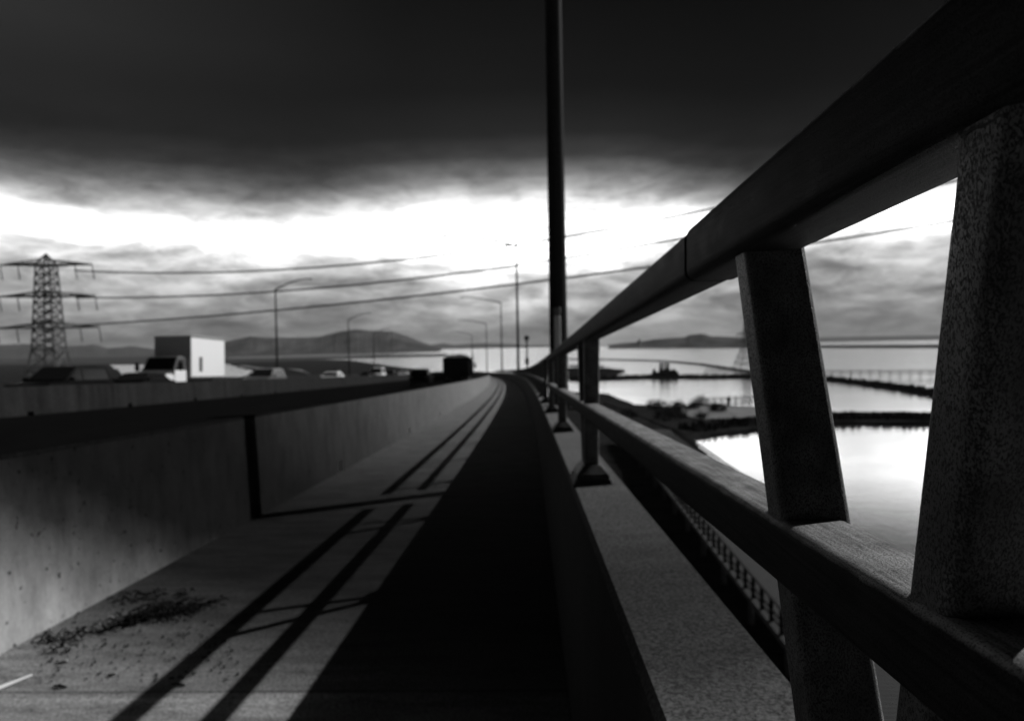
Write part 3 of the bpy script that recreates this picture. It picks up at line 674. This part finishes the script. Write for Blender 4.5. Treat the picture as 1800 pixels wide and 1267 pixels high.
# levees and islands on the right
def levee(name, line, wd, ht, label, seed, mt='reed', group=None, kind=None, cat='levee'):
    """bank with ragged dark growth along a line surveyed on the water"""
    random.seed(seed); P_ = []
    for (a, b) in zip(line[:-1], line[1:]):
        A = ground(*a); B = ground(*b); k = max(2, int((B - A).length / max(1.2, A.length * .006)))
        k = min(k, 60)
        P_ += [A.lerp(B, j / k) for j in range(k)]
    P_.append(ground(*line[-1])); m_ = MB(); vs = []; n = len(P_)
    rows = 7
    for i, p in enumerate(P_):
        tg = (P_[min(i + 1, n - 1)] - P_[max(0, i - 1)]); tg.z = 0; tg.normalize(); sd = Vector((tg.y, -tg.x, 0))
        w_ = wd * (1 if 0 < i < n - 1 else .2)
        for r_ in range(rows):
            t = r_ / (rows - 1) * 2 - 1
            zz = ht * (1 - t * t) * random.uniform(.55, 1.15) if abs(t) < .99 else -.3
            q = p + sd * (t * w_ * random.uniform(.85, 1.1)); vs.append((q.x, q.y, zz))
    fs = [(i * rows + r_, (i + 1) * rows + r_, (i + 1) * rows + r_ + 1, i * rows + r_ + 1) for i in range(n - 1) for r_ in range(rows - 1)]
    m_.add(vs, fs)
    for p in P_[1:-1]:                                   # ragged growth standing out of the bank
        for _ in range(14):
            q = p + Vector((random.uniform(-1, 1) * wd * .8, random.uniform(-1, 1) * wd * .8, 0)); hh = ht * random.uniform(.5, 1.45); w_ = hh * random.uniform(.12, .4); a = random.uniform(0, 6.28)
            u = Vector((math.cos(a) * w_, math.sin(a) * w_, 0)); m_.quad([q - u, q + u, q + u * random.uniform(.2, 1.2) + Vector((0, 0, hh * .7)), q + Vector((0, 0, hh))])
    o = m_.build(name, M[mt]); return props(o, label, cat, group, kind)
levee('levee', [(1450, 668), (1520, 676), (1565, 682), (1600, 687), (1655, 697), (1760, 712), (1900, 735)], 2.6, 1.6, 'dark narrow levee slanting down to the right through the water, beyond the near shore', 31)
levee('old_levee', [(960, 631), (1065, 632.5), (1110, 633.5), (1150, 634.5), (1190, 637), (1230, 641), (1265, 646.5), (1300, 652), (1330, 656), (1400, 661), (1450, 667)], 1.9, 1.1, 'long thin low embankment curving across the bay above the reed island', 32)
levee('reed_island', [(1010, 668), (1066, 667), (1110, 665.5), (1168, 663.5), (1230, 664.5), (1300, 664), (1400, 665), (1450, 667)], 2.2, 1.6, 'flat dark reed island stretching under the small lattice platform', 33, cat='reed bank')
levee('reed_mound', [(1148, 664), (1168, 663), (1190, 664)], 3.0, 3.2, 'small dark mound of growth at the foot of the lattice platform', 34, cat='mound')
land('marsh_point', [(1000, 650), (1062, 650), (1085, 651.5), (1101, 653.2), (1085, 658), (1070, 664), (1020, 668), (1000, 668)], 1.6, 'reed', 7, .5, rag=.5)
levee('mud_bank', [(1000, 643), (1040, 644.5), (1062, 645)], 1.5, .8, 'low sliver of dark mud left of the marsh point', 36, cat='mud bank')
# the near shore: dark ground under the bridge, pale clearing, scrubby bank
land('near_shore', [(1000, 690), (1066, 694), (1115, 713), (1175, 717), (1240, 712), (1345, 718), (1420, 722), (1480, 727), (1560, 727), (1660, 727), (1900, 722), (1900, 748), (1640, 746), (1470, 745), (1330, 757), (1235, 769), (1215, 775),
                 (1260, 830), (1330, 960), (1500, 1300), (900, 1500), (700, 900), (900, 720)], 0.5, 'land', 8, .25, rag=.15)
land('pale_clearing', [(1182, 722), (1215, 717), (1260, 719), (1345, 719), (1440, 727), (1440, 736), (1345, 737), (1270, 742), (1225, 744), (1196, 736)], 0.75, 'sand', 9, .4)
land('dirt_road', [(1066, 702), (1110, 718), (1160, 733), (1200, 752), (1222, 768), (1205, 772), (1170, 757), (1120, 735), (1080, 720), (1060, 712)], 0.75, 'land', 10, .1)
def shrub(px, py, size, label, seed, flat=.8, group='shrubs on the near shore'):
    random.seed(seed); b = ground(px, py, .4); root = empty('shrub', b, label, 'shrub', group)
    m_ = MB()
    for k in range(5):
        a = random.uniform(0, 6.28); m_.tube([(0, 0, 0), (math.cos(a) * size * .2, math.sin(a) * size * .2, size * .35), (math.cos(a) * size * .45, math.sin(a) * size * .45, size * .6 * flat)], [.06, .04, .015], 5)
    m_.build('stem', M['bark'], root)
    m_ = MB()
    cl = [(random.uniform(-.55, .55) * size, random.uniform(-.55, .55) * size, random.uniform(.25, .75) * size * flat) for _ in range(9)]
    for k in range(420):
        c = random.choice(cl); v = Vector((random.gauss(0, 1), random.gauss(0, 1), random.gauss(0, .8))) * size * .17 + Vector(c); v.z = max(v.z, .02)
        s_ = size * random.uniform(.05, .10); u = Vector((random.gauss(0, 1), random.gauss(0, 1), random.gauss(0, 1))).normalized(); w_ = u.orthogonal().normalized()
        m_.quad([v - u * s_, v + w_ * s_ * .5, v + u * s_, v - w_ * s_ * .5])
    m_.build('foliage', M['leaf'], root); return root
for k, (x, y, s_, lb) in enumerate(((1186, 721, 1.9, 'dark round shrub at the left end of the pale clearing by the water'), (1212, 722, 1.6, 'low dark shrub between the clearing edge and the grey rounded bush'),
    (1226, 716, 2.0, 'tallest rounded bush at the water edge, left end of the boardwalk'), (1257, 726, 1.9, 'dark mound shaped shrub in front of the boardwalk'), (1234, 739, 1.3, 'dark shrub alone in the middle of the clearing'),
    (1203, 736, .7, 'smallest dark tuft on the pale ground of the clearing'), (1176, 740, 2.4, 'broad dark bush beside the pier railing at the clearing edge'), (1150, 722, 2.0, 'dark bush left of the pier head'),
    (1330, 745, 1.3, 'shrub on the bank partly hidden by the near leaning post'), (1106, 735, 1.4, 'dark square trimmed shrub beside the dirt road'))):
    shrub(x, y, s_ * 1.7, lb, 50 + k)
levee('scrub_bank', [(1205, 762), (1235, 757), (1290, 752), (1340, 750), (1400, 744), (1470, 741), (1560, 740), (1640, 741), (1760, 742), (1900, 743)], 3.0, 1.5, 'dark band of scrub along the near water edge', 35, cat='scrub')

# -- fishing pier with railings
pa, pb = ground(1226, 901, 3.6), ground(1390, 1090, 3.6); qa, qb = ground(1155, 727, 3.6), ground(1345, 860, 3.6)
def pier():
    root = empty('fishing_pier', (pa.x, pa.y, 0), 'low wooden pier with post and rail sides running below the bridge on the bay side', 'pier')
    dirL = (pa - pb).normalized(); dirR = (qa - qb).normalized(); dr = (dirL + dirR).normalized(); dr.z = 0; dr.normalize()
    sd = Vector((dr.y, -dr.x, 0)); L0 = pb; off = (qb - pb).dot(sd)
    o = Vector((0, 0, 0)) - root.location
    base = L0 - dr * 22; n = 66; ln = 1.45
    mt = Matrix((sd, dr, Vector((0, 0, 1)))).transposed().to_4x4(); mt.translation = Vector((base.x, base.y, 0)) + o
    LEN = n * ln
    m_ = MB()
    k = 0.0
    while k < LEN: m_.box((-.2, k, 2.38), (off + .2, k + .27, 2.45), mt); k += .30
    m_.build('deck', M['deckwood'], root)
    for s_, x in ((0, 0.0), (1, off)):
        m_ = MB(); m_.box((x - .06, 0, 3.54), (x + .06, LEN, 3.6), mt); m_.box((x - .03, 0, 3.0), (x + .03, LEN, 3.1), mt); m_.box((x - .03, 0, 2.68), (x + .03, LEN, 2.78), mt); m_.build('handrail', M['timber_pale'], root)
        for i in range(0, n, 1):
            m_ = MB(); y = i * ln; m_.box((x - .08, y - .08, 2.45), (x + .08, y + .08, 3.56), mt)
            if s_ == 0 or i < 64:
                m_.build('post', M['timber_pale'] if s_ == 0 else M['wood'], root)
    for i in range(0, n, 4):
        for x in (.3, off - .3):
            m_ = MB(); v0 = mt @ Vector((x, i * ln, -1.5)); v1 = mt @ Vector((x, i * ln, 2.36)); m_.tube([v0, v1], .17, 8); m_.build('pile', M['wood'], root)
    for s_ in (0, off):
        m_ = MB(); m_.box((s_ - .1, 0, 2.05), (s_ + .1, LEN, 2.36), mt); m_.build('stringer', M['wood'], root)
pier()
# -- boardwalk with open railings, in front of the water on the right of the clearing
def boardwalk(A, B, label, name='boardwalk', z=.9, rail=1.6, step=1.8, wd=1.6, pale=True, cat='boardwalk', base=None):
    A = ground(*A); B = ground(*B); A.z = B.z = 0; root = empty(name, A, label, cat)
    dr = (B - A); LEN = dr.length; dr.normalize(); sd = Vector((dr.y, -dr.x, 0))
    mt = Matrix((sd, dr, Vector((0, 0, 1)))).transposed().to_4x4()
    m_ = MB(); m_.box((-wd / 2, 0, z - .12), (wd / 2, LEN, z), mt); m_.build('deck', M['wood'], root)
    r2 = M['timber_pale'] if pale else M['wood']
    for x in (-wd / 2, wd / 2):
        m_ = MB(); m_.box((x - .05, 0, z + rail - .1), (x + .05, LEN, z + rail), mt); m_.box((x - .04, 0, z + rail * .5), (x + .04, LEN, z + rail * .5 + .1), mt); m_.build('handrail', M['wood'], root)
        i = 0
        while i * step < LEN:
            m_ = MB(); m_.box((x - .07, i * step - .07, -.8), (x + .07, i * step + .07, z + rail), mt); m_.build('post', M['wood'], root); i += 1
    return root
boardwalk((1236, 716), (1420, 708), 'white-gapped wooden boardwalk with crossed rails over the water right of the bushes', step=2.0, wd=2.2, rail=1.5, z=.8)
boardwalk((1240, 659), (1320, 661), 'short dark landing with rails on the far embankment', step=2.2, wd=2, rail=1.6, z=1.2, cat='landing')
boardwalk((1380, 665), (1900, 664.5), 'long low railway trestle on evenly spaced piles, far out on the right', name='trestle', z=2.0, rail=1.4, step=3.6, wd=3.2, pale=False, cat='trestle')
# -- buoy / channel marker with its thin line
bu = empty('channel_marker', ground(1281, 712), 'dark cone shaped marker on a thin leaning rod above the boardwalk', 'marker')
m_ = MB(); m_.tube([(0, 0, 0), (0, 0, .7), (0, 0, 1.6), (0, 0, 2.2)], [.15, .35, .62, .2], 10); m_.build('cone', M['reed'], bu)
m_ = MB(); m_.tube([(0, 0, 2.1), (.9, .4, 3.6), (2.9, 1.2, 6.2)], [.05, .04, .03], 6); m_.build('rod', M['pole'], bu)
# -- sign or platform on the reed island: a small open lattice tower
def lattice_box(root, w0, w1, H, n, r, mt='lattice', nm='frame', z0=0.0):
    m_ = MB()
    c = lambda w_, z: [Vector((sx * w_, sy * w_, z)) for sx, sy in ((-1, -1), (1, -1), (1, 1), (-1, 1))]
    rings = [c(w0 + (w1 - w0) * k / n, z0 + H * k / n) for k in range(n + 1)]
    for k in range(n):
        for i in range(4):
            j = (i + 1) % 4
            m_.tube([rings[k][i], rings[k + 1][i]], r, 4); m_.tube([rings[k][i], rings[k + 1][j]], r * .6, 4); m_.tube([rings[k][j], rings[k + 1][i]], r * .6, 4); m_.tube([rings[k + 1][i], rings[k + 1][j]], r * .6, 4)
    return m_.build(nm, M[mt], root)
pf = empty('lattice_platform', ground(1168, 663), 'small open lattice platform standing on the reed island, mirrored in the water', 'platform')
lattice_box(pf, 2.0, 1.7, 6.2, 3, .22, 'reed'); m_ = MB(); m_.box((-2.2, -2.2, 6.2), (2.2, 2.2, 6.5)); m_.build('deck', M['reed'], pf)

# ------------------------------------------------------------------ pylons and power lines
def pylon(base, H, rz, arms, label, foot=5.0, waist=2.0, hw=.62, r=.16, name='power_pylon'):
    root = empty(name, base, label, 'pylon', 'pylons', rz)
    body = H * hw
    lattice_box(root, foot, waist, body * .75, 4, r, nm='legs'); lattice_box(root, waist, waist * .62, H - body * .75 - H * .06, 9, r * .8, nm='mast', z0=body * .75)
    m_ = MB(); zt = H - H * .06
    for sx, sy in ((-1, -1), (1, -1), (1, 1), (-1, 1)): m_.tube([(sx * waist * .62, sy * waist * .62, zt), (0, 0, H)], r * .8, 4)
    m_.build('peak', M['lattice'], root)
    for z, L in arms:
        for s_ in (-1, 1):
            m_ = MB(); tip = Vector((s_ * L, 0, z + .1)); hb = waist * .8
            for y in (-hb, hb):
                m_.tube([(0, y, z), tip], r * .75, 4); m_.tube([(0, y, z + 1.1), tip], r * .55, 4)
            for k in range(1, 6):
                t = k / 6; a = Vector((tip.x * t, -hb * (1 - t), z)); b = Vector((tip.x * t, hb * (1 - t), z)); c = Vector((tip.x * t, 0, z + 1.1 * (1 - t) + .1 * t))
                m_.tube([a, b], r * .4, 4); m_.tube([a, c], r * .4, 4); m_.tube([b, c], r * .4, 4)
            m_.build('cross_arm', M['lattice'], root)
            m_ = MB()
            for dx in (0, -.42):
                m_.tube([(tip.x * (1 + dx * .9) , 0, z - .05), (tip.x * (1 + dx * .9) + .35, 0, z - 2.9)], [.10, .14], 6)
            m_.build('insulator', M['insul'], root)
    return root
def cf(x, y, z=0): 
    return Vector((x * math.cos(YAW) - y * math.sin(YAW), x * math.sin(YAW) + y * math.cos(YAW), z))
TA = (-95.0, 133.0); TH = 11.4
base = cf(-94.0, 133.0, 0)
wdir = (cf(30, 100) - cf(-95, 133)).normalized()
prz = YAW + R(4)
pylon(base, 36.2, prz, [(HC + (621 - 466) / F * 133, 8.9), (HC + (621 - 521) / F * 133, 9.3), (HC + (621 - 576) / F * 133, 9.9)], 'large lattice pylon at the left edge with three pairs of cross arms', foot=4.6, waist=2.1, r=.23)
tb = ground(1313, 648); pylon(Vector((tb.x, tb.y, 0)), 29.5, prz, [(20.5, 6), (16, 6.5)], 'distant pale pylon seen in the gap beside the near leaning post, standing in the water', foot=6.5, waist=1.8, r=.22)
WP = ((1245 - 900) / F * 100, 100.0)
for nm_, (c0, c1, c2), x0, lb in (('C', (9.95, -8.48, 18.27), 0.05, 'topmost power line strung from the left pylon across the road'), ('M', (11.35, -6.95, 12.14), .05, 'middle power line strung from the left pylon across the road'), ('L', (10.49, -3.12, 5.88), .05, 'lowest power line strung from the left pylon across the road')):
    tops = {'C': 155, 'M': 100, 'L': 45}[nm_] / F * 133
    # catenary through surveyed heights, starting at the arm tip
    def zz(t): return {'C': (16.8, -15.2, 15.0), 'M': (11.2, -6.6, 11.7), 'L': (5.3, 4.0, 1.6)}[nm_]
    m_ = MB(); pts = []
    for k in range(0, 41):
        t = .065 + 1.55 * k / 40
        x = TA[0] + (WP[0] - TA[0]) * t; y = TA[1] + (WP[1] - TA[1]) * t
        a, b, c = {'C': (17.2, -25.0, 27.6), 'M': (11.35, -6.95, 12.14), 'L': (5.6, 7.4, 0.7)}[nm_]
        if nm_ == 'C': z = 17.3 - 13.7 * t + 16.5 * t * t
        elif nm_ == 'M': z = 11.5 - 7.4 * t + 12.4 * t * t
        else: z = 5.4 + 2.0 * t + 5.3 * t * t
        pts.append(cf(x, y, HC + z))
    m_.tube(pts, .17, 5); props(m_.build('power_line', M['wire']), lb, 'power line', 'power lines')

# ------------------------------------------------------------------ things lying on the path
random.seed(91)
m_ = MB()
def onpath(px, py): 
    p = ground(px, py, PZ)
    for _ in range(6):
        d = p.y; z = PZ - G * d + d * d / (2 * K); p = ground(px, py, z)
    return p
lit = []
for (xa, ya), (xb, yb), n_, sp in (((66, 1130), (180, 1112), 40, .025), ((180, 1108), (260, 1090), 70, .04), ((230, 1085), (370, 1068), 260, .07), ((85, 1140), (130, 1144), 16, .015), ((200, 1055), (330, 1048), 50, .05)):
    for k in range(n_):
        t = random.random(); p = onpath(xa + (xb - xa) * t, ya + (yb - ya) * t) + Vector((random.gauss(0, sp) * .5, random.gauss(0, sp), 0))
        a = random.uniform(0, 6.28); L = random.uniform(.015, .075); z0 = .004 + random.random() * .022
        q = [p + Vector((math.cos(a) * L * (s_ - .5) + random.gauss(0, .008), math.sin(a) * L * (s_ - .5) + random.gauss(0, .008), z0 * (1 + math.sin(s_ * 3)))) for s_ in (0, .35, .7, 1)]
        m_.tube(q, [.0015, .004, .004, .0015], 5)
for k in range(260):
    p = onpath(random.uniform(60, 420), random.uniform(1075, 1200)); p.z += .003; s_ = random.uniform(.003, .012)
    m_.quad([p + Vector((-s_, 0, 0)), p + Vector((0, -s_, s_ * .5)), p + Vector((s_, 0, 0)), p + Vector((0, s_, s_ * .7))])
props(m_.build('leaf_litter', M['litter']), 'dark tangled debris and bits swept against the foot of the long concrete wall', 'debris', kind='stuff')
m_ = MB(); a = onpath(-60, 1240); b = onpath(56, 1190); m_.tube([a + Vector((0, 0, .02)), a.lerp(b, .5) + Vector((0, 0, .016)), b + Vector((0, 0, .012))], [.011, .010, .005], 8)
props(m_.build('stick', M['stick']), 'thin bleached white stick lying at the lower left corner', 'stick')
for (x, y, s_, lb) in ((113, 1165, .017, 'pale pebble left of the others, under the dark debris'), (200, 1186, .012, 'small pale pebble in the middle of the speckled slab'), (195, 1087, .015, 'pale bit of stone in front of the debris pile')):
    m_ = MB(); p = onpath(x, y); m_.tube([p + Vector((-s_, 0, .2 * s_)), p + Vector((-s_ * .5, 0, s_ * .6)), p + Vector((s_ * .4, s_ * .2, s_ * .65)), p + Vector((s_, s_ * .3, .3 * s_))], [s_ * .25, s_ * .7, s_ * .6, s_ * .25], 7)
    props(m_.build('pebble', M['pebble'], smooth=True), lb, 'pebble', 'pebbles on the path')
for (x, y, lb) in ((105, 1208, 'short dark twig left of the shadow stripes near the lower edge'), (313, 1205, 'short dark twig lying between the two rail shadows')):
    m_ = MB(); p = onpath(x, y); m_.tube([p + Vector((-.035, .006, .006)), p + Vector((0, .0, .01)), p + Vector((.035, -.006, .006))], [.004, .008, .005], 6)
    props(m_.build('twig', M['litter']), lb, 'twig', 'twigs on the path')

# ------------------------------------------------------------------ the hazy air over the bay
m_ = MB(); m_.box((-8500, -2500, -3), (8500, 13000, 120))
hm = bpy.data.materials.new('haze'); hm.use_nodes = True; t = NT(hm.node_tree)
pv = t.n('ShaderNodeVolumePrincipled'); o_ = t.n('ShaderNodeOutputMaterial'); t.l(pv.outputs[0], o_.inputs['Volume'])
pv.inputs['Color'].default_value = (.9, .9, .9, 1); pv.inputs['Density'].default_value = 0.00006; pv.inputs['Anisotropy'].default_value = 0.0
props(m_.build('haze', hm), kind='stuff')
